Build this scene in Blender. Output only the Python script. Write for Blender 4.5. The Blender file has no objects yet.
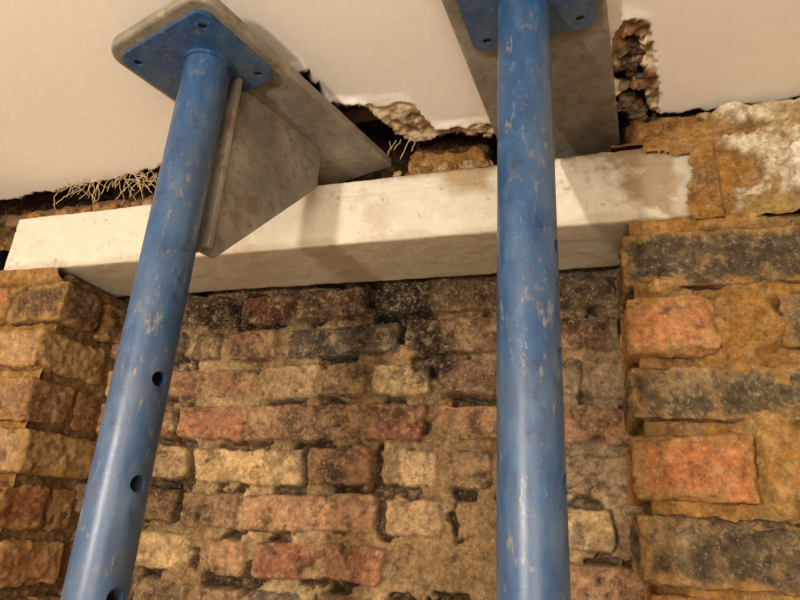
import bpy, bmesh, math, random
import numpy as np
from mathutils import Matrix, Vector
ZC=1.9
random.seed(4)
sc=bpy.context.scene
try:
    sc.view_settings.view_transform='Standard'
    sc.view_settings.look='None'
except Exception: pass

# ---------------------------------------------------------------- noise
def _h(ix,iy,iz,seed):
    n=(ix*374761393+iy*668265263+iz*1274126177+seed*974634777)&0xFFFFFFFF
    n=((n^(n>>13))*1274126177)&0xFFFFFFFF
    n=((n^(n>>16))*2246822519)&0xFFFFFFFF
    n=n^(n>>15)
    return (n&0xFFFFFF)/float(0xFFFFFF)
def vn(p,seed=0):
    i=np.floor(p).astype(np.int64); f=p-i; f=f*f*(3-2*f)
    x,y,z=i[:,0],i[:,1],i[:,2]; fx,fy,fz=f[:,0],f[:,1],f[:,2]
    def L(a,b,t): return a+(b-a)*t
    c=[[[ _h(x+a,y+b,z+c,seed) for c in (0,1)] for b in (0,1)] for a in (0,1)]
    r=L(L(L(c[0][0][0],c[1][0][0],fx),L(c[0][1][0],c[1][1][0],fx),fy),
        L(L(c[0][0][1],c[1][0][1],fx),L(c[0][1][1],c[1][1][1],fx),fy),fz)
    return r*2-1
def fbm(p,scale,octs=4,seed=0,gain=.5):
    v=0;a=1;t=0
    for o in range(octs):
        v=v+a*vn(p*scale*(2.03**o)+o*17.3,seed+o); t+=a; a*=gain
    return v/t
def sm(x,a,b):
    t=np.clip((x-a)/(b-a),0,1); return t*t*(3-2*t)
def S(r,g,b):
    o=[]
    for c in (r,g,b):
        c/=255.; o.append(c/12.92 if c<=.04045 else ((c+.055)/1.055)**2.4)
    return np.array(o)
def mix(a,b,t):
    t=np.asarray(t)[:,None]; return a*(1-t)+b*t

# ---------------------------------------------------------------- mesh utils
def build(name,V,F,C=None,mat=None,parent=None,smooth=True):
    me=bpy.data.meshes.new(name)
    V=np.asarray(V,dtype=np.float32); F=np.asarray(F,dtype=np.int32)
    me.vertices.add(len(V)); me.vertices.foreach_set('co',V.ravel())
    me.loops.add(F.size); me.loops.foreach_set('vertex_index',F.ravel())
    me.polygons.add(len(F)); me.polygons.foreach_set('loop_start',np.arange(0,F.size,4,dtype=np.int32))
    me.update(calc_edges=True); me.validate()
    if smooth: me.polygons.foreach_set('use_smooth',np.ones(len(me.polygons),dtype=bool))
    if C is not None:
        at=me.color_attributes.new('Col','FLOAT_COLOR','POINT')
        c4=np.ones((len(V),4),dtype=np.float32); c4[:,:3]=np.clip(C,0,1)
        at.data.foreach_set('color',c4.ravel())
    ob=bpy.data.objects.new(name,me); sc.collection.objects.link(ob)
    if mat: me.materials.append(mat)
    if parent: ob.parent=parent
    return ob
class Acc:
    def __init__(s): s.V=[];s.F=[];s.C=[];s.n=0
    def add(s,V,F,C):
        s.V.append(V);s.F.append(F+s.n);s.C.append(C);s.n+=len(V)
    def build(s,name,mat):
        return build(name,np.vstack(s.V),np.vstack(s.F),np.vstack(s.C),mat)
def grid(us,vs):
    U,W=np.meshgrid(us,vs,indexing='ij'); nu,nv=len(us),len(vs)
    idx=np.arange(nu*nv).reshape(nu,nv)
    F=np.stack([idx[:-1,:-1],idx[1:,:-1],idx[1:,1:],idx[:-1,1:]],-1).reshape(-1,4)
    return U.ravel(),W.ravel(),F
def compact(V,F,C,keepF):
    F=F[keepF]; u,inv=np.unique(F,return_inverse=True)
    return V[u],inv.reshape(F.shape),C[u]
def box_surface(h,sp):
    Vs=[];Fs=[];n=0
    for a in range(3):
        b,c=(a+1)%3,(a+2)%3
        nb=max(2,int(round(2*h[b]/sp))+1); nc=max(2,int(round(2*h[c]/sp))+1)
        U,W,F=grid(np.linspace(-h[b],h[b],nb),np.linspace(-h[c],h[c],nc))
        for s in (-1,1):
            V=np.zeros((len(U),3)); V[:,b]=U; V[:,c]=W; V[:,a]=s*h[a]
            Vs.append(V); Fs.append((F if s>0 else F[:,::-1])+n); n+=len(U)
    V=np.vstack(Vs);F=np.vstack(Fs)
    k=np.round(V*1e5).astype(np.int64)
    _,first,inv=np.unique(k,axis=0,return_index=True,return_inverse=True)
    return V[first],np.asarray(inv).reshape(-1)[F]
def rough_box(c,dims,sp,r=.005,amp=.0015,nscale=40,chip=.01,seed=0,rot=0.):
    h=np.array(dims)/2.; c=np.array(c,dtype=float)
    V,F=box_surface(h,sp)
    off=c+seed*1.37
    rr=r+chip*np.clip(fbm(V+off,22,3,seed),0,1)*1.6
    rr=np.minimum(rr,h.min()*.8)[:,None]
    inner=np.clip(V,-(h-rr),(h-rr)); d=V-inner
    L=np.linalg.norm(d,axis=1,keepdims=True)+1e-9; n=d/L
    V2=inner+n*rr
    V2=V2+n*(amp*fbm(V+off,nscale,4,seed+5)+amp*.7*fbm(V+off,nscale*4,2,seed+9))[:,None]
    if rot:
        ca,sa=math.cos(rot),math.sin(rot)
        x=V2[:,0]*ca-V2[:,2]*sa; z=V2[:,0]*sa+V2[:,2]*ca; V2[:,0]=x;V2[:,2]=z
    edge=(h-np.abs(V)); edge=np.sort(edge,axis=1)[:,1]
    return V2+c,F,edge

# ---------------------------------------------------------------- materials
def nodes(name):
    m=bpy.data.materials.new(name); m.use_nodes=True
    nt=m.node_tree; b=nt.nodes['Principled BSDF']; return m,nt,b
def noise(nt,scale,detail=6,rough=.6,vec=None):
    n=nt.nodes.new('ShaderNodeTexNoise'); n.inputs['Scale'].default_value=scale
    n.inputs['Detail'].default_value=detail; n.inputs['Roughness'].default_value=rough
    if vec: nt.links.new(vec,n.inputs['Vector'])
    return n
def ramp(nt,fac,pts):
    r=nt.nodes.new('ShaderNodeValToRGB'); nt.links.new(fac,r.inputs[0])
    e=r.color_ramp.elements
    while len(e)<len(pts): e.new(.5)
    for k,(p,c) in enumerate(pts):
        e[k].position=p; e[k].color=(*c,1) if len(c)==3 else c
    return r
def mixc(nt,fac,a,b,mode='MIX'):
    m=nt.nodes.new('ShaderNodeMix'); m.data_type='RGBA'; m.blend_type=mode
    for s,v in ((m.inputs[0],fac),(m.inputs[6],a),(m.inputs[7],b)):
        if hasattr(v,'links'): nt.links.new(v,s)
        else: s.default_value=v if not hasattr(v,'__len__') else (*v,1)
    return m.outputs[2]
def masonry(name,grain=350,var=.5,var2=.3,bump=.6,bdist=.002,rough=.95,spec=.15,mid=70,bscale=None,specks=0.,smear=0.):
    m,nt,b=nodes(name)
    tc=nt.nodes.new('ShaderNodeTexCoord').outputs['Object']
    at=nt.nodes.new('ShaderNodeAttribute'); at.attribute_name='Col'
    n1=noise(nt,grain,8,.7,tc); n2=noise(nt,mid,12,.75,tc)
    r1=ramp(nt,n1.outputs[0],[(.3,(1-var,)*3),(.7,(1+var,)*3)])
    r2=ramp(nt,n2.outputs[0],[(.34,(1-var2,)*3),(.66,(1+var2,)*3)])
    c=at.outputs['Color']
    if smear:
        s_=ramp(nt,noise(nt,46,14,.78,tc).outputs[0],[(.52,(0,0,0)),(.60,(smear,)*3)])
        c=mixc(nt,s_.outputs[0],c,tuple(S(176,150,112)))
    c=mixc(nt,1.,c,r1.outputs[0],'MULTIPLY')
    c=mixc(nt,1.,c,r2.outputs[0],'MULTIPLY')
    if specks:
        sp=ramp(nt,noise(nt,170,8,.75,tc).outputs[0],[(.55,(0,0,0)),(.64,(specks,)*3)])
        c=mixc(nt,sp.outputs[0],c,tuple(S(200,176,138)))
        sp=ramp(nt,noise(nt,130,9,.78,tc).outputs[0],[(.35,(min(1,specks*1.6),)*3),(.43,(0,0,0))])
        c=mixc(nt,sp.outputs[0],c,tuple(S(44,31,22)))
    nt.links.new(c,b.inputs['Base Color'])
    b.inputs['Roughness'].default_value=rough; b.inputs['Specular IOR Level'].default_value=spec
    n3=noise(nt,bscale or grain*.4,9,.75,tc)
    bp=nt.nodes.new('ShaderNodeBump'); bp.inputs['Strength'].default_value=bump; bp.inputs['Distance'].default_value=bdist
    nt.links.new(n3.outputs[0],bp.inputs['Height']); nt.links.new(bp.outputs[0],b.inputs['Normal'])
    return m
M_wall=masonry('old_brick_and_mortar',320,.25,.5,1.,.006,mid=90,specks=.5,smear=.4)
M_pier=masonry('brick_pier_masonry',320,.22,.45,1.,.005,mid=90,specks=.42,smear=.4)
M_conc=masonry('painted_concrete',420,.06,.06,1.,.003,bscale=260)
M_plas=masonry('ceiling_plaster',120,.02,.03,.12,.001,.9)
M_room=masonry('room_plaster',60,.05,.03,.1,.001,.9)

def blue_paint():
    m,nt,b=nodes('worn_blue_paint')
    tc=nt.nodes.new('ShaderNodeTexCoord').outputs['Object']
    mp=nt.nodes.new('ShaderNodeMapping'); mp.inputs['Scale'].default_value=(1,1,.5); nt.links.new(tc,mp.inputs[0])
    big=noise(nt,9,8,.7,mp.outputs[0]); mid=noise(nt,50,10,.75,mp.outputs[0]); fine=noise(nt,320,6,.7,tc)
    base=ramp(nt,mid.outputs[0],[(.3,tuple(S(24,52,88))),(.52,tuple(S(34,72,114))),(.72,tuple(S(64,96,126)))])
    dust=ramp(nt,big.outputs[0],[(.46,(0,0,0)),(.64,(.5,)*3)])
    c=mixc(nt,dust.outputs[0],base.outputs[0],tuple(S(94,102,102)))
    mp2=nt.nodes.new('ShaderNodeMapping'); mp2.inputs['Scale'].default_value=(1.2,1.2,.4); mp2.inputs['Rotation'].default_value=(.5,.3,0); nt.links.new(tc,mp2.inputs[0])
    s=ramp(nt,noise(nt,110,9,.75,mp2.outputs[0]).outputs[0],[(.58,(0,0,0)),(.64,(.7,)*3)])
    c=mixc(nt,s.outputs[0],c,tuple(S(138,128,108)))
    s3=ramp(nt,noise(nt,26,10,.78,tc).outputs[0],[(.59,(0,0,0)),(.67,(.55,)*3)])
    c=mixc(nt,s3.outputs[0],c,tuple(S(122,110,90)))
    s2=ramp(nt,noise(nt,75,9,.7,tc).outputs[0],[(.35,(.6,)*3),(.41,(0,0,0))])
    c=mixc(nt,s2.outputs[0],c,tuple(S(28,36,48)))
    nt.links.new(c,b.inputs['Base Color'])
    rr=ramp(nt,mid.outputs[0],[(.3,(.24,)*3),(.7,(.46,)*3)]); nt.links.new(rr.outputs[0],b.inputs['Roughness'])
    bp=nt.nodes.new('ShaderNodeBump'); bp.inputs['Strength'].default_value=.2; bp.inputs['Distance'].default_value=.0008
    nt.links.new(fine.outputs[0],bp.inputs['Height']); nt.links.new(bp.outputs[0],b.inputs['Normal'])
    return m
def steel():
    m,nt,b=nodes('dirty_galvanised_steel')
    tc=nt.nodes.new('ShaderNodeTexCoord').outputs['Object']
    n=noise(nt,14,9,.65,tc); n2=noise(nt,90,9,.7,tc)
    base=ramp(nt,n.outputs[0],[(.3,tuple(S(104,97,84))),(.5,tuple(S(134,127,112))),(.7,tuple(S(166,158,141)))])
    d=ramp(nt,n2.outputs[0],[(.36,(.6,)*3),(.48,(0,0,0))])
    c=mixc(nt,d.outputs[0],base.outputs[0],tuple(S(90,78,60)))
    rs=ramp(nt,noise(nt,18,7,.65,tc).outputs[0],[(.56,(0,0,0)),(.64,(.65,)*3)])
    c=mixc(nt,rs.outputs[0],c,tuple(S(116,86,58)))
    nt.links.new(c,b.inputs['Base Color']); b.inputs['Metallic'].default_value=.2; b.inputs['Roughness'].default_value=.5
    bp=nt.nodes.new('ShaderNodeBump'); bp.inputs['Strength'].default_value=.3; bp.inputs['Distance'].default_value=.001
    nt.links.new(n2.outputs[0],bp.inputs['Height']); nt.links.new(bp.outputs[0],b.inputs['Normal'])
    return m
def plain(name,col,rough=.8,sc_=40,amt=.3,metal=0,stretch=(1,1,1)):
    m,nt,b=nodes(name); tc=nt.nodes.new('ShaderNodeTexCoord').outputs['Object']
    mp=nt.nodes.new('ShaderNodeMapping'); mp.inputs['Scale'].default_value=stretch; nt.links.new(tc,mp.inputs[0])
    n=noise(nt,sc_,8,.65,mp.outputs[0])
    r=ramp(nt,n.outputs[0],[(.3,tuple(col*(1-amt))),(.7,tuple(col*(1+amt)))])
    nt.links.new(r.outputs[0],b.inputs['Base Color']); b.inputs['Roughness'].default_value=rough; b.inputs['Metallic'].default_value=metal
    return m
M_blue=blue_paint(); M_steel=steel()
M_wood=plain('aged_timber',S(112,82,54),.9,30,.5,0,(.15,1,1))
M_fib=plain('hair_and_straw',S(205,180,140),.9)
M_floor=plain('dusty_floor_boards',S(150,125,98),.85,12,.3,0,(1,.1,1))
M_dark=plain('sooty_brick',S(58,42,30),.95,60,.4)

# ---------------------------------------------------------------- back wall
PAL=[S(156,124,90),S(144,112,82),S(150,110,80),S(106,84,64),S(174,144,104),S(130,104,78),S(140,112,82),S(154,118,86),S(90,80,68),S(160,122,90),S(146,98,72),S(98,86,72),S(150,120,86),S(156,116,86),S(178,148,106),S(138,104,76)]
MORT=S(170,143,104)
def brickfield(x,z,seed,rowh=.0625,ztop=.352):
    P=np.stack([x,np.zeros_like(x)+seed*3.1,z],1)
    xw=x+.008*fbm(P,18,3,1)+.004*fbm(P,50,3,51); zw=z+.004*fbm(P,9,3,2)+.003*np.sin(x*9)+.0034*fbm(P,45,3,52)
    row=np.floor((ztop-zw)/rowh).astype(int)
    d=np.full(len(x),-1.); bh=np.zeros(len(x)); bc=np.zeros((len(x),3))
    zl=(ztop-zw)-row*rowh
    dz=np.minimum(zl,rowh-zl)
    for r in np.unique(row):
        rng=random.Random(int(r)*77+seed)
        xs=[-1.2-rng.random()*.2]
        while xs[-1]<.4: xs.append(xs[-1]+(rng.choice([.10,.105,.105,.11,.12,.20,.20,.075])+rng.uniform(-.010,.010)))
        xs=np.array(xs); m=row==r
        k=np.clip(np.searchsorted(xs,xw[m])-1,0,len(xs)-2)
        n=len(xs); pr=np.array([rng.uniform(-.004,.006)-(.013 if rng.random()<.08 else 0) for _ in range(n)])
        tx=np.array([rng.uniform(-.08,.08) for _ in range(n)]); tz=np.array([rng.uniform(-.14,.08) for _ in range(n)])
        cc=np.array([rng.choice(PAL)*rng.uniform(.68,1.18) for _ in range(n)])
        jw=np.array([rng.uniform(.0035,.0075) for _ in range(n)])
        xl=xw[m]-xs[k]; xr=xs[k+1]-xw[m]
        a_=np.minimum(xl,xr)-jw[k]; b_=dz[m]-jw[k]*1.0
        d[m]=np.where((a_<.007)&(b_<.007), .007-np.hypot(np.clip(.007-a_,0,1),np.clip(.007-b_,0,1)), np.minimum(a_,b_))
        bh[m]=pr[k]+tx[k]*(xl-xr)/2+tz[k]*(zl[m]-rowh/2); bc[m]=cc[k]
    d=d+.0045*fbm(P,75,5,3,.65)
    bh=bh+.0032*fbm(P,30,5,4,.6)+.0018*fbm(P,120,3,5)
    brk=sm(fbm(P,22,4,21),.22,.34); bh-=brk*.010*(1+fbm(P,90,2,22))
    t=sm(d,-.002,.0035)
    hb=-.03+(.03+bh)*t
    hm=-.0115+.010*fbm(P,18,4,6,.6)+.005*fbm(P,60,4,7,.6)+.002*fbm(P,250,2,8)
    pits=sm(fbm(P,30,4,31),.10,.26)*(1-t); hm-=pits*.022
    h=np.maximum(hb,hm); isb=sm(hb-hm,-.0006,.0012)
    v1=fbm(P,28,5,9,.6); v2=fbm(P,120,4,10,.6); v3=fbm(P,7,3,11)
    cb=bc*(1+.5*v1+.5*v2)[:,None]
    cb=mix(cb,MORT*.95,.5*sm(fbm(P,30,7,12,.72),.05,.30))
    cb=mix(cb,S(58,42,30),.65*sm(fbm(P,34,6,13,.7),.10,.32))
    cm=MORT*(1+.45*v2+.35*v1)[:,None]; cm=mix(cm,S(128,98,64),sm(v3,-.3,.4)*.7)
    col=mix(cm,cb,isb)
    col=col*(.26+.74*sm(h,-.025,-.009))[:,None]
    col=col*(1+.4*fbm(P,8,3,14))[:,None]
    return P,h,col
def wall_back_piece(acc,x0,x1,z0,z1,sp):
    X,Z,F=grid(np.arange(x0,x1+sp*.5,sp),np.arange(z0,z1+sp*.5,sp))
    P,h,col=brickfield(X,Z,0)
    soot_shade=sm(Z+.035*fbm(P,10,5,41,.6),.248,.312)  # soot, with the shadow band under the lintel painted in as well
    col=mix(col,col*.30,soot_shade)
    for (cx,cz,r,s) in ((-.205,.243,.036,.93),(-.215,.205,.022,.75),(-.225,.285,.035,.8),(-.345,.055,.030,.75),(-.60,.17,.03,.4),(-.42,.11,.03,.4),(-.26,.15,.02,.5)):
        dd=np.hypot(X-cx,(Z-cz))+.034*fbm(P,38,6,43,.65)
        col=mix(col,S(36,29,25),s*(1-sm(dd,r*.25,r*1.35)))
    # the few strongly red bricks of the wall
    pl=sm(X+.05*fbm(P,16,4,44),-.09,-.03)*sm(fbm(P,22,4,45),-.25,.2)
    col=mix(col,S(160,142,114)*(1+.3*fbm(P,80,3,46))[:,None]*(1-.6*soot_shade)[:,None],.5*pl)
    Y=.812-h-pl*.003
    Y=np.where(Z>.335,np.maximum(Y,.806),Y)
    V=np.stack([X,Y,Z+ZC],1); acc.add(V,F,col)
a=Acc()
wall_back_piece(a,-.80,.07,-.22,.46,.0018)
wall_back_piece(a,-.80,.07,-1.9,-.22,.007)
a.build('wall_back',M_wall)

# ---------------------------------------------------------------- brick piers
def brick(acc,x0,x1,y0,y1,z0,z1,col,seed,sp,dirt=.35,chip=.010,rot=0.,ew=0.):
    V,F,edge=rough_box(((x0+x1)/2,(y0+y1)/2,(z0+z1)/2),(x1-x0,y1-y0,z1-z0),sp,.004,.0042,34,chip,seed,rot)
    n1=fbm(V,30,5,seed+1,.6); n2=fbm(V,130,4,seed+2,.6)
    c=col*(1+.4*n1+.45*n2)[:,None]
    c=mix(c,S(50,42,34),.6*sm(fbm(V,50,6,seed+6,.7),.10,.40))
    c=mix(c,S(164,134,94),dirt*1.0*sm(fbm(V,30,7,seed+4,.72),.04,.40))
    sme=sm(-edge+.026*fbm(V,32,6,seed+3,.65),-.009-ew,.002-ew)
    c=mix(c,S(158,120,70)*(1+.3*n2)[:,None],sme*.85)
    V=V.copy(); V[:,1]-=sme*.0015; V[:,2]+=ZC; acc.add(V,F,c)
RED=S(184,126,80); RED2=S(178,112,70); GREY=S(82,70,54); GREY2=S(90,78,60); TAN=S(170,136,94); BR=S(136,100,70); DB=S(102,76,52); YEL=S(170,142,84)
COURSE=.0750; BH=.061
a=Acc(); rng=random.Random(9)
XE=1.6
def mortar_front(acc,x0,x1,z0,z1,sp,patches,y0):
    X,Z,F=grid(np.arange(x0,x1+sp*.5,sp),np.arange(z0,z1+sp*.5,sp))
    P=np.stack([X,np.zeros_like(X),Z],1)
    h=.007*fbm(P,18,4,60)+.005*fbm(P,70,4,61,.6); ph=np.zeros(len(X))
    for (cx,cz,rx,rz,ht) in patches:
        dd=np.hypot((X-cx)/rx,(Z-cz)/rz)+.6*fbm(P,28,5,62,.6)
        ph=np.maximum(ph,ht*(1-sm(dd,.55,1.2)))
    h=h+ph
    col=S(152,110,56)*(1+.4*fbm(P,26,5,63,.6)+.35*fbm(P,140,3,64))[:,None]
    col=mix(col,S(174,142,92),.55*sm(fbm(P,18,6,65,.65),.05,.35))
    col=col*(.5+.5*sm(h,-.006,.002))[:,None]
    acc.add(np.stack([X,y0-h,Z+ZC],1),F,col)
RP=[(.162,.212,.034,.060,.019),(.176,.080,.03,.055,.019),(.170,-.062,.03,.05,.018),(.10,.338,.14,.014,.016),(.09,.135,.03,.012,.014),(.21,.160,.04,.014,.014),(.12,.06,.05,.01,.013),(.08,.268,.03,.01,.015),(.19,.255,.04,.012,.016),(.35,.15,.04,.06,.016)]
mortar_front(a,.056,.42,-.3,.347,.0026,RP,.684)
mortar_front(a,.42,XE,-.3,.347,.008,RP,.684)
mortar_front(a,.056,XE,-1.9,-.3,.012,RP,.684)
V,F,_=rough_box((.056+.05,.69+.09,-.78),(.10,.17,2.25),.012,.003,.003,25,.004,3)
a.add(V+np.array([0,0,ZC]),F,S(130,98,60)*(1+.25*fbm(V,60,4,3))[:,None])
nrow=30
for r in range(nrow):
    zt=.325-COURSE*r; zb=zt-BH; vis=zb>-.28
    if zb<-1.9: break
    x=.045+rng.uniform(-.005,.006)
    stretcher=(r%2==0); k=0
    while x<XE-.02:
        if k==0: L=.215 if stretcher else (.098+.012*(r%4==3))
        elif k==1 and not stretcher: x+=.04; L=.215
        else: L=.215
        x1=min(x+L,XE)
        if stretcher: col=[GREY,GREY2,GREY*1.1][r//2%3]
        else: col=[RED,RED2][r//2%2] if k==0 else GREY2
        if k>1: col=[GREY,RED,TAN,BR][rng.randrange(4)]
        sp=.0029 if (vis and x<.4) else (.008 if vis else .014)
        yo=rng.uniform(-.004,.004)
        brick(a,x,x1,.668+yo,.668+yo+(.13 if k==0 else .09),zb+rng.uniform(-.003,.003),zt+rng.uniform(-.003,.003),col,100+r*13+k,sp,.6 if stretcher else .5,.026,rng.uniform(-.014,.016) if k==0 else 0,.003)
        x=x1+.012; k+=1
a.build('wall_right',M_pier)
a=Acc(); rng=random.Random(5)
X0=-1.6
LP=[(-.86,.338,.16,.014,.019)]
mortar_front(a,-1.1,-.782,-.3,.347,.004,LP,.686)
mortar_front(a,X0,-1.1,-.3,.347,.01,LP,.686)
mortar_front(a,X0,-.782,-1.9,-.3,.012,LP,.686)
V,F,_=rough_box((-.782-.05,.69+.085,-.21+.0),(.10,.17,1.11),.004,.003,.005,25,.004,3)
a.add(V+np.array([0,0,ZC]),F,S(112,82,50)*(1+.3*fbm(V,60,4,3))[:,None])
V,F,_=rough_box((-.782-.05,.69+.085,-1.3),(.10,.17,1.15),.014,.003,.004,25,.004,3)
a.add(V+np.array([0,0,ZC]),F,S(112,82,50)*(1+.3*fbm(V,60,4,3))[:,None])
LC=[DB,TAN,BR,TAN*.9,RED2*.62,S(166,120,78),DB*1.1,TAN]
for r in range(nrow):
    zt=.322-COURSE*r; zb=zt-BH-rng.uniform(-.003,.003); vis=zb>-.28
    if zb<-1.9: break
    x=-.768+rng.uniform(-.012,.014); k=0
    while x>X0+.02:
        L=.215 if (r%2==1 or k>0) else .104
        x0=max(x-L,X0)
        col=LC[r%8] if k==0 else rng.choice([TAN,BR,DB,RED2*.8])
        sp=.0032 if (vis and x>-1.05) else (.009 if vis else .015)
        yo=rng.uniform(-.004,.004)
        dep=.135 if k==0 else .09
        if k==0 and r%2==0 and vis:
            brick(a,x0,x,.668+yo,.668+yo+.085,zb,zt,col,500+r*13+k,sp,.3,.022,0,.004)
            brick(a,x0,x-.004,.668+yo+.094,.668+yo+.142,zb,zt,rng.choice(LC),520+r*13+k,sp,.3,.022,0,.004)
        else:
            brick(a,x0,x,.668+yo,.668+yo+dep,zb,zt,col,500+r*13+k,sp,.3,.022,0,.004)
        x=x0-.012; k+=1
a.build('wall_left',M_pier)

# ---------------------------------------------------------------- wall above lintel
a=Acc()
def upper(acc,x0,x1,z0,z1,sp):
    X,Z,F=grid(np.arange(x0,x1+sp*.5,sp),np.arange(z0,z1+sp*.5,sp))
    P=np.stack([X,np.zeros_like(X)+5,Z],1)
    Y=.718+.012*fbm(P,14,4,70)+.004*fbm(P,60,4,71)
    Y=Y+.05*(1-sm(X,-.66,-.60))
    Y=Y-.036*sm(X+.02*fbm(P,30,3,171),-.26,-.235)*(1-sm(Z+.03*fbm(P,24,5,170,.6),.478,.498))+.006*fbm(P,45,4,172,.6)
    right=sm(X,.062,.074)
    yr=.670+.009*fbm(P,20,4,72)+.008*fbm(P,60,4,73,.6)+.03*sm(Z+.008*fbm(P,40,3,174),.486,.493)
    Y=Y*(1-right)+yr*right
    for (xa,xb,yy) in ((-.425,-.222,.765),(-.118,.064,.79)):
        m=sm(X,xa,xa+.010)*(1-sm(X,xb-.010,xb)); Y=Y*(1-m)+yy*m
    col=S(150,108,54)*(1+.4*fbm(P,30,5,74,.6)+.35*fbm(P,130,3,75))[:,None]
    col=mix(col,S(104,72,38),sm(fbm(P,16,5,76,.6),0,.4)*.6)
    col=mix(col,S(168,134,80),.5*sm(fbm(P,26,6,176,.68),.05,.33))
    edge=X+.07*fbm(P,20,6,77,.64)
    cream=sm(edge,.176,.192)*sm(Z+.04*fbm(P,24,5,79,.6),.345,.365)
    cc=mix(np.tile(S(190,166,124),(len(X),1)),S(220,208,178),sm(fbm(P,34,5,81,.65),-.3,.2))
    cc=mix(cc,S(144,108,60),.8*sm(fbm(P,30,6,82,.7),.0,.26))
    col=mix(col,cc,cream); Y-=cream*(.006+.010*fbm(P,40,5,182,.6))
    chunk=(1-sm(np.hypot((X-.240)/.034,(Z-.385)/.050)+.45*fbm(P,36,5,83,.6),.7,.8)); Y-=.018*chunk*(1+.4*fbm(P,50,3,283)); col=mix(col,S(224,212,188)*(1+.1*fbm(P,60,4,183))[:,None],chunk)
    yb=(1-sm(np.maximum(np.abs(X-.205)/.03,np.abs(Z-.352)/.012)+.3*fbm(P,50,4,84),.7,1.05)); col=mix(col,YEL*.9,yb)
    col=mix(col,S(56,40,28),(1-right)*.6*sm(.03*fbm(P,10,3,85)-X,.58,.64))
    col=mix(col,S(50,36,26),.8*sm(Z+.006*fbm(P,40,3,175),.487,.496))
    fx=X[F].mean(1); fz=Z[F].mean(1)
    Pf=np.stack([fx,fx*0,fz],1); nz=.022*fbm(Pf,34,5,86,.6)
    over=(fx>.070+nz*1.2)&(fz>.428+nz)
    endm=(fx>.130+nz)
    overlap_v=((X>.04)&(X<.155)&(Z<.450)); Y=np.where(overlap_v,np.minimum(Y,.6650-.0025+.004*fbm(P,60,3,87)),Y)
    V=np.stack([X,Y,Z+ZC],1)
    keep=~((fx<.152)&(fz<.447))|over|endm
    V,F,col=compact(V,F,col,keep); acc.add(V,F,col)
upper(a,-1.05,.45,.340,.69,.0026)
upper(a,-1.6,-1.05,.340,.69,.01)
upper(a,.45,1.6,.340,.69,.01)
a.build('wall_upper',M_pier)

# ---------------------------------------------------------------- lintel
V,F,edge=rough_box(((-.905+.145)/2,.7365,.397),(1.050,.133,.098),.0028,.0022,.0012,18,.003,2)
P=V
top_line=np.abs(V[:,2]-(.424+.001*fbm(P,8,2,9)))<.0016
V=V.copy(); V[:,1]+=np.where((V[:,1]<.68)&top_line,.0016,0)
V[:,1]+=np.where((V[:,1]<.70)&(V[:,0]>.03),.004*fbm(P,40,3,8),0)
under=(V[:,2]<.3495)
col=np.tile(S(228,220,203),(len(V),1))*(1+.05*fbm(P,12,5,90)+.06*fbm(P,90,4,91))[:,None]
col=mix(col,S(192,175,147),.4*sm(fbm(P,16,7,92,.70),.05,.35))
col=mix(col,S(130,108,80),.5*sm(fbm(P,110,4,93,.6),.38,.60))
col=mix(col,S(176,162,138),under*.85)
st=(1-sm(np.abs(P[:,0]+.135)+.03*fbm(P,30,4,94),.015,.04))*sm(P[:,2]+.02*fbm(P,30,3,95),.40,.425); col=mix(col,S(166,136,82),.75*st)
st=sm(P[:,0]+.10*fbm(P,26,6,96,.65)+(P[:,2]-.4)*.8,.035,.075)*(1-sm(P[:,0]+.02*fbm(P,50,3,196),.10,.12)*.6); col=mix(col,S(144,110,62),.75*st)
st=(1-sm(P[:,2]+.012*fbm(P,30,4,97),.352,.362))*(1-under); col=mix(col,S(160,134,98),.3*st)
st=sm(P[:,2]+.014*fbm(P,26,5,98,.6),.436,.447)*sm(P[:,0],-.3,-.2); col=mix(col,S(140,106,62),.85*st)
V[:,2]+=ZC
build('concrete_lintel',V,F,col,M_conc)

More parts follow.
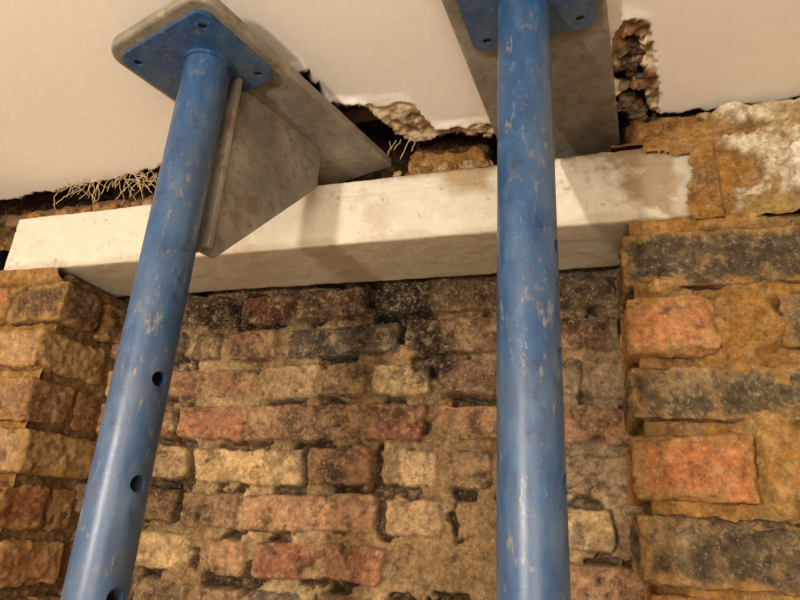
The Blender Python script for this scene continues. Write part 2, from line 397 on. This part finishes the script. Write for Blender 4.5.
# ---------------------------------------------------------------- ceiling
a=Acc()
EX=[-1.7,-1.05,-.92,-.78,-.60,-.50,-.33,-.318,-.300,-.293,-.275,-.252,-.235,-.215,-.16,-.10,.045,.050,.056,.075,.086,.10,.2,.4,1.7]
EY=[.685,.685,.686,.672,.652,.64,.60,.515,.510,.585,.592,.600,.645,.672,.668,.680,.67,.60,.535,.545,.66,.686,.689,.69,.69]
BX=[-1.7,-.34,-.33,-.285,-.244,-.193,-.179,-.14,-.09,.03,.045,.055,.08,.10,.12,1.7]
BY=[.9,.9,.555,.572,.583,.597,.648,.655,.660,.64,.54,.515,.525,.64,.9,.9]
def ceil_piece(acc,x0,x1,y0,y1,sp):
    nx=int(round((x1-x0)/sp)); ny=int(round((y1-y0)/sp))
    X,Y,F=grid(np.linspace(x0,x1,nx+1),np.linspace(y0,y1,ny+1))
    P=np.stack([X,Y,np.zeros_like(X)+9],1)
    e=np.interp(X,EX,EY); rag=np.interp(X,[-1.1,-.33,-.29,-.05,.04,.12,.2],[.7,.5,1,1,1,.7,.6])
    ed=e+(.018*fbm(P,26,5,101,.6)+.008*fbm(P,110,3,102))*rag
    de=ed-Y
    near=1-sm(de,0,.03)
    Z=.500+.0004*fbm(P,6,2,103)*sm(Y,.21,.25)
    bro=np.interp(X,[-.34,-.30,-.1,.0,.05,.1],[0,1,1,.6,1,.1])
    fl=Y-(np.interp(X,BX,BY)+.018*fbm(P,34,6,106,.68))
    flake=sm(fl,0,.002)
    Z=Z-near*bro*.004+flake*.003+flake*.009*fbm(P,38,5,104,.65)
    Z=Z-.002*(sm(fl,-.02,-.001)-flake)*bro
    col=np.tile(S(238,232,222),(len(X),1))*(1+.03*fbm(P,5,4,105))[:,None]
    fc=mix(np.tile(S(214,194,160),(len(X),1)),S(140,106,70),sm(fbm(P,40,6,107,.7),-.06,.2))
    fc=mix(fc,S(76,56,40),.7*sm(fbm(P,55,5,111,.65),.12,.35))
    col=mix(col,fc,flake)
    col=mix(col,S(130,100,68),.85*(1-sm(de+.006*fbm(P,60,3,108),.0,.005)))
    V=np.stack([X,Y,Z+ZC],1)
    keep=(ed-Y)[F].min(1)>0
    F=F[:,::-1]
    V,F,col=compact(V,F,col,keep); acc.add(V,F,col)
ceil_piece(a,-1.1,.6,.2,.71,.0025)
ceil_piece(a,-1.6,-1.1,.2,.71,.02)
ceil_piece(a,.6,1.6,.2,.71,.02)
ceil_piece(a,-1.6,1.6,-2.6,.2,.1)
c=a.build('ceiling',M_plas)
mo=c.modifiers.new('thick','SOLIDIFY'); mo.thickness=.011; mo.offset=-1

# ---------------------------------------------------------------- timber, floor, room
def tbox(name,c,d,mat,sp=.02,amp=.001,seed=0,parent=None,r=.003):
    V,F,_=rough_box(c,d,sp,r,amp,20,.002,seed); V[:,2]+=ZC
    return build(name,V,F,None,mat,parent)
tbox('timber_batten',(-.80,.715,.468),(.36,.03,.026),M_wood,.005,.006,3)
tbox('timber_lath',(-.345,.625,.522),(.40,.028,.009),M_wood,.006,.001,5)
tbox('timber_lath',(-.36,.575,.522),(.44,.028,.009),M_wood,.006,.001,6)
tbox('timber_joist',(-.52,.1,.60),(.05,1.2,.15),M_wood,.03,.001,7)
tbox('timber_joist',(.20,.1,.60),(.05,1.2,.15),M_wood,.03,.001,8)
tbox('light_block_deck',(0,-.9,.70),(3.2,3.4,.02),M_dark,.2,.0,9)  # unseen deck added over the ceiling void to block light
def slab(name,c,d,mat,col):
    V,F=box_surface(np.array(d)/2,.4); V=V+np.array(c); V[:,2]+=ZC
    return build(name,V,F,np.tile(col,(len(V),1)),mat,None,False)
slab('floor',(0,-.9,-1.95),(3.4,3.6,.1),M_floor,S(150,125,98))
slab('wall_side_left',(-1.65,-.95,-.65),(.1,3.4,2.7),M_room,S(225,210,185))
slab('wall_side_right',(1.65,-.95,-.65),(.1,3.4,2.7),M_room,S(225,210,185))
slab('wall_front',(0,-2.65,-.65),(3.4,.1,2.7),M_room,S(225,210,185))
slab('wall_core',(0,1.0,-.65),(3.4,.1,2.7),M_dark,S(60,44,30))

rb=Acc(); rr=random.Random(3)
for i in range(18):
    x=rr.uniform(.054,.082); y=rr.uniform(.56,.69); s=rr.uniform(.008,.018)
    V,F,_=rough_box((x,y,.505+rr.uniform(0,.014)),(s*1.3,s,s*.9),.0015,.003,.004,90,.004,40+i)
    c=[S(180,164,136),S(120,96,70),S(96,84,72),S(140,104,78)][i%4]; V[:,2]+=ZC
    rb.add(V,F,c*(1+.3*fbm(V,150,3,i))[:,None])
for i in range(110):
    x=rr.choice([rr.uniform(-.235,-.10),rr.uniform(-.235,-.10),rr.uniform(-.62,-.43),rr.uniform(-.88,-.62)]); y=rr.uniform(.672,.684); s=rr.uniform(.003,.013)
    V,F,_=rough_box((x,y,.4455+s*.45),(s*1.4,s,s),.0014,s*.25,.0035,120,.003,90+i)
    c=[S(150,108,56),S(124,88,48),S(154,120,74),S(166,140,106)][i%4]; V[:,2]+=ZC
    rb.add(V,F,c*(1+.3*fbm(V,150,3,i))[:,None])
rb.build('plaster_and_brick_rubble',M_pier)

cu=bpy.data.curves.new('plaster_fibres','CURVE'); cu.dimensions='3D'; cu.bevel_depth=.0005; cu.bevel_resolution=1
def fibre(p,d,L,rr):
    s=cu.splines.new('POLY'); n=8; s.points.add(n-1); p=Vector(p); d=Vector(d).normalized()
    for i in range(n):
        s.points[i].co=(p.x,p.y,p.z+ZC,1)
        d=(d+Vector((rr.uniform(-.6,.6),rr.uniform(-.4,.4),rr.uniform(-.5,.35)))).normalized(); p=p+d*L/n
rr=random.Random(8)
for i in range(60):
    x=rr.choice([rr.gauss(-.72,.04),rr.gauss(-.66,.03),rr.uniform(-.84,-.62)]); fibre((x,.655+rr.uniform(-.01,.015),.499-rr.uniform(0,.01)),(rr.uniform(-1,1),.1,-.4),rr.uniform(.02,.06),rr)
for i in range(5): fibre((-.225+rr.uniform(-.02,.02),.66,.497),(rr.uniform(-.6,.6),0,-1),rr.uniform(.02,.045),rr)
fo=bpy.data.objects.new('plaster_fibres',cu); sc.collection.objects.link(fo); cu.materials.append(M_fib)

# ---------------------------------------------------------------- props
def ngon_prism(name,poly,z0,z1,mat,parent,bevel=.0015,axis='Z'):
    n=len(poly)
    def P(p,t): return (p[0],p[1],t) if axis=='Z' else (t,p[0],p[1])
    v=[P(p,z0) for p in poly]+[P(p,z1) for p in poly]
    f=[tuple(range(n))[::-1],tuple(range(n,2*n))]+[(i,(i+1)%n,n+(i+1)%n,n+i) for i in range(n)]
    me=bpy.data.meshes.new(name); me.from_pydata(v,[],f)
    bm=bmesh.new(); bm.from_mesh(me); bmesh.ops.recalc_face_normals(bm,faces=bm.faces); bm.to_mesh(me); bm.free()
    me.materials.append(mat); ob=bpy.data.objects.new(name,me); sc.collection.objects.link(ob); ob.parent=parent
    if bevel:
        b=ob.modifiers.new('b','BEVEL'); b.width=bevel; b.segments=2; b.limit_method='ANGLE'
    return ob
def rrect(x0,x1,y0,y1,rads,seg=8):
    out=[]
    for (cx,cy,sx,sy,a0),r in zip(((x0,y0,1,1,180),(x1,y0,-1,1,270),(x1,y1,-1,-1,0),(x0,y1,1,-1,90)),rads):
        for i in range(seg+1):
            t=math.radians(a0+90*i/seg); out.append((cx+sx*r+r*math.cos(t),cy+sy*r+r*math.sin(t)))
    return out
def tube(name,ro,ri,z0,z1,mat,parent,seg=64):
    prof=[(ro,z0),(ro,z1),(ri,z1),(ri,z0)]
    v=[];f=[]
    for i in range(seg):
        t=2*math.pi*i/seg
        v+=[(r*math.cos(t),r*math.sin(t),z) for r,z in prof]
    for i in range(seg):
        j=(i+1)%seg
        for k in range(4):
            l=(k+1)%4; f.append((i*4+k,j*4+k,j*4+l,i*4+l))
    me=bpy.data.meshes.new(name); me.from_pydata(v,[],f); me.update()
    me.materials.append(mat); ob=bpy.data.objects.new(name,me); sc.collection.objects.link(ob); ob.parent=parent
    return ob
def smooth_by_angle(me,ang=.6):
    me.polygons.foreach_set('use_smooth',np.ones(len(me.polygons),dtype=bool))
    try: me.set_sharp_from_angle(angle=ang)
    except Exception: pass
def cyl(cx,cy,r,z0,z1,n,parent):
    me=bpy.data.meshes.new('c')
    v=[(cx+r*math.cos(2*math.pi*i/n),cy+r*math.sin(2*math.pi*i/n),z) for z in (z0,z1) for i in range(n)]
    f=[tuple(range(n))[::-1],tuple(range(n,2*n))]+[(i,(i+1)%n,n+(i+1)%n,n+i) for i in range(n)]
    me.from_pydata(v,[],f); c=bpy.data.objects.new('c',me); sc.collection.objects.link(c); c.parent=parent; return c
def cut(ob,cutters):
    for c in cutters:
        m=ob.modifiers.new('c','BOOLEAN'); m.object=c; m.operation='DIFFERENCE'; m.solver='EXACT'
    bpy.context.view_layer.update()
    dg=bpy.context.evaluated_depsgraph_get(); dg.update()
    me=bpy.data.meshes.new_from_object(ob.evaluated_get(dg)); ob.modifiers.clear(); ob.data=me
    for c in cutters: bpy.data.objects.remove(c)
def make_prop(x,y,top,holes,hang,head,lat,rot):
    e=bpy.data.objects.new('adjustable_steel_prop',None); e.location=(x,y,0); sc.collection.objects.link(e)
    T=top+ZC
    it=tube('inner_tube',.0245,.0205,.75,T-.006,M_blue,e)
    cs=[]
    for hz in holes:
        c=cyl(0,0,.0070,-.04,.04,24,e)
        c.matrix_local=Matrix.Translation((0,0,hz+ZC))@Matrix.Rotation(hang,4,'Z')@Matrix.Rotation(math.pi/2,4,'Y')
        cs.append(c)
    cut(it,cs); smooth_by_angle(it.data)
    ot=tube('outer_tube',.030,.0255,.008,1.02,M_blue,e); smooth_by_angle(ot.data)
    co=tube('threaded_collar',.040,.0305,.93,.97,M_steel,e); smooth_by_angle(co.data)
    for s in (-1,1):
        h=tube('collar_handle',.006,.001,0,.07,M_steel,e,16); h.matrix_local=Matrix.Translation((.038*s,0,.95))@Matrix.Rotation(s*1.45,4,'Y')
    p=tube('locking_pin',.006,.001,-.05,.05,M_steel,e,16); p.matrix_local=Matrix.Translation((0,0,1.035))@Matrix.Rotation(hang,4,'Z')@Matrix.Rotation(math.pi/2,4,'Y')
    ngon_prism('base_plate',rrect(-.075,.075,-.075,.075,(.008,)*4),0,.008,M_blue,e)
    hp=ngon_prism('head_plate',rrect(lat[0],lat[1],head[0],head[1],(.014,)*4),T-.005,T,M_blue,e,0)
    cut(hp,[cyl(sx,sy,.0045,T-.02,T+.02,20,e) for sx,sy in ((lat[0]+.016,head[0]+.016),(lat[1]-.016,head[0]+.016),(lat[0]+.016,head[1]-.014),(lat[1]-.016,head[1]-.014))])
    hp.rotation_euler=(0,0,rot)
    w=tube('weld_bead',.0268,.024,T-.009,T-.005,M_blue,e); smooth_by_angle(w.data)
    return e
def make_bracket(prop,bot,rot,xl,xr,yf,yb,th,drop=.216):
    e=bpy.data.objects.new('masonry_support_bracket',None); e.location=(0,0,bot+ZC); e.rotation_euler=(0,0,rot); sc.collection.objects.link(e); e.parent=prop
    ngon_prism('bearing_plate',rrect(xl,xr,yf,yb,(.024,.024,.004,.004)),0,th,M_steel,e,.003)
    ngon_prism('gusset_web',[(.036,0),(.036,-drop),(.052,-drop),(.190,-.058),(.190,0)],-.003,.003,M_steel,e,.0008,'X')
    ngon_prism('gusset_flange',rrect(-.017,.017,.0295,.0355,(.001,)*4),-drop,-.0005,M_steel,e,.0008)
p=make_prop(-.381,.437,.465,[.107,.019,-.066,-.155],math.radians(-14),(-.058,.050),(-.082,.056),math.radians(-15.8))
make_bracket(p,.4652,math.radians(-15.8),-.094,.066,-.070,.268,.014)
p=make_prop(-.0415,.455,.486,[.215,.125,.033,-.055,-.145],math.radians(-10),(-.06,.048),(-.060,.066),math.radians(-5))
make_bracket(p,.4862,math.radians(-5),-.076,.076,-.085,.285,.013,.20)

# ---------------------------------------------------------------- lights
def area(name,loc,target,size,power,col):
    l=bpy.data.lights.new(name,'AREA'); l.size=size; l.energy=power; l.color=col
    o=bpy.data.objects.new(name,l); o.location=(loc[0],loc[1],loc[2]+ZC)
    d=Vector(target)-Vector(loc); o.rotation_euler=d.to_track_quat('-Z','Y').to_euler(); sc.collection.objects.link(o); return o
l=bpy.data.lights.new('work_lamp','POINT'); l.energy=72; l.color=(1,.905,.78); l.shadow_soft_size=.04
o=bpy.data.objects.new('work_lamp',l); o.location=(-.61,-.96,.03+ZC); sc.collection.objects.link(o)
area('fill_light',(.5,-1.7,-.2),(-.1,.7,.10),1.0,26,(1,.91,.79))  # soft fill added behind the camera, no fitting stands there
w=bpy.data.worlds.new('World'); sc.world=w; w.use_nodes=True
w.node_tree.nodes['Background'].inputs[0].default_value=(1,.88,.74,1); w.node_tree.nodes['Background'].inputs[1].default_value=.1

# ---------------------------------------------------------------- camera
cam=bpy.data.cameras.new('camera'); cam.lens=27; cam.sensor_width=36; cam.clip_start=.01
co=bpy.data.objects.new('camera',cam); sc.collection.objects.link(co)
R=Vector((.9554,.289,.0584)).normalized(); B=Vector((.291,-.890,-.350)); B=(B-R*B.dot(R)).normalized(); U=B.cross(R)
m=Matrix((R,U,B)).transposed().to_4x4(); m.translation=(0,0,ZC); co.matrix_world=m
sc.camera=co
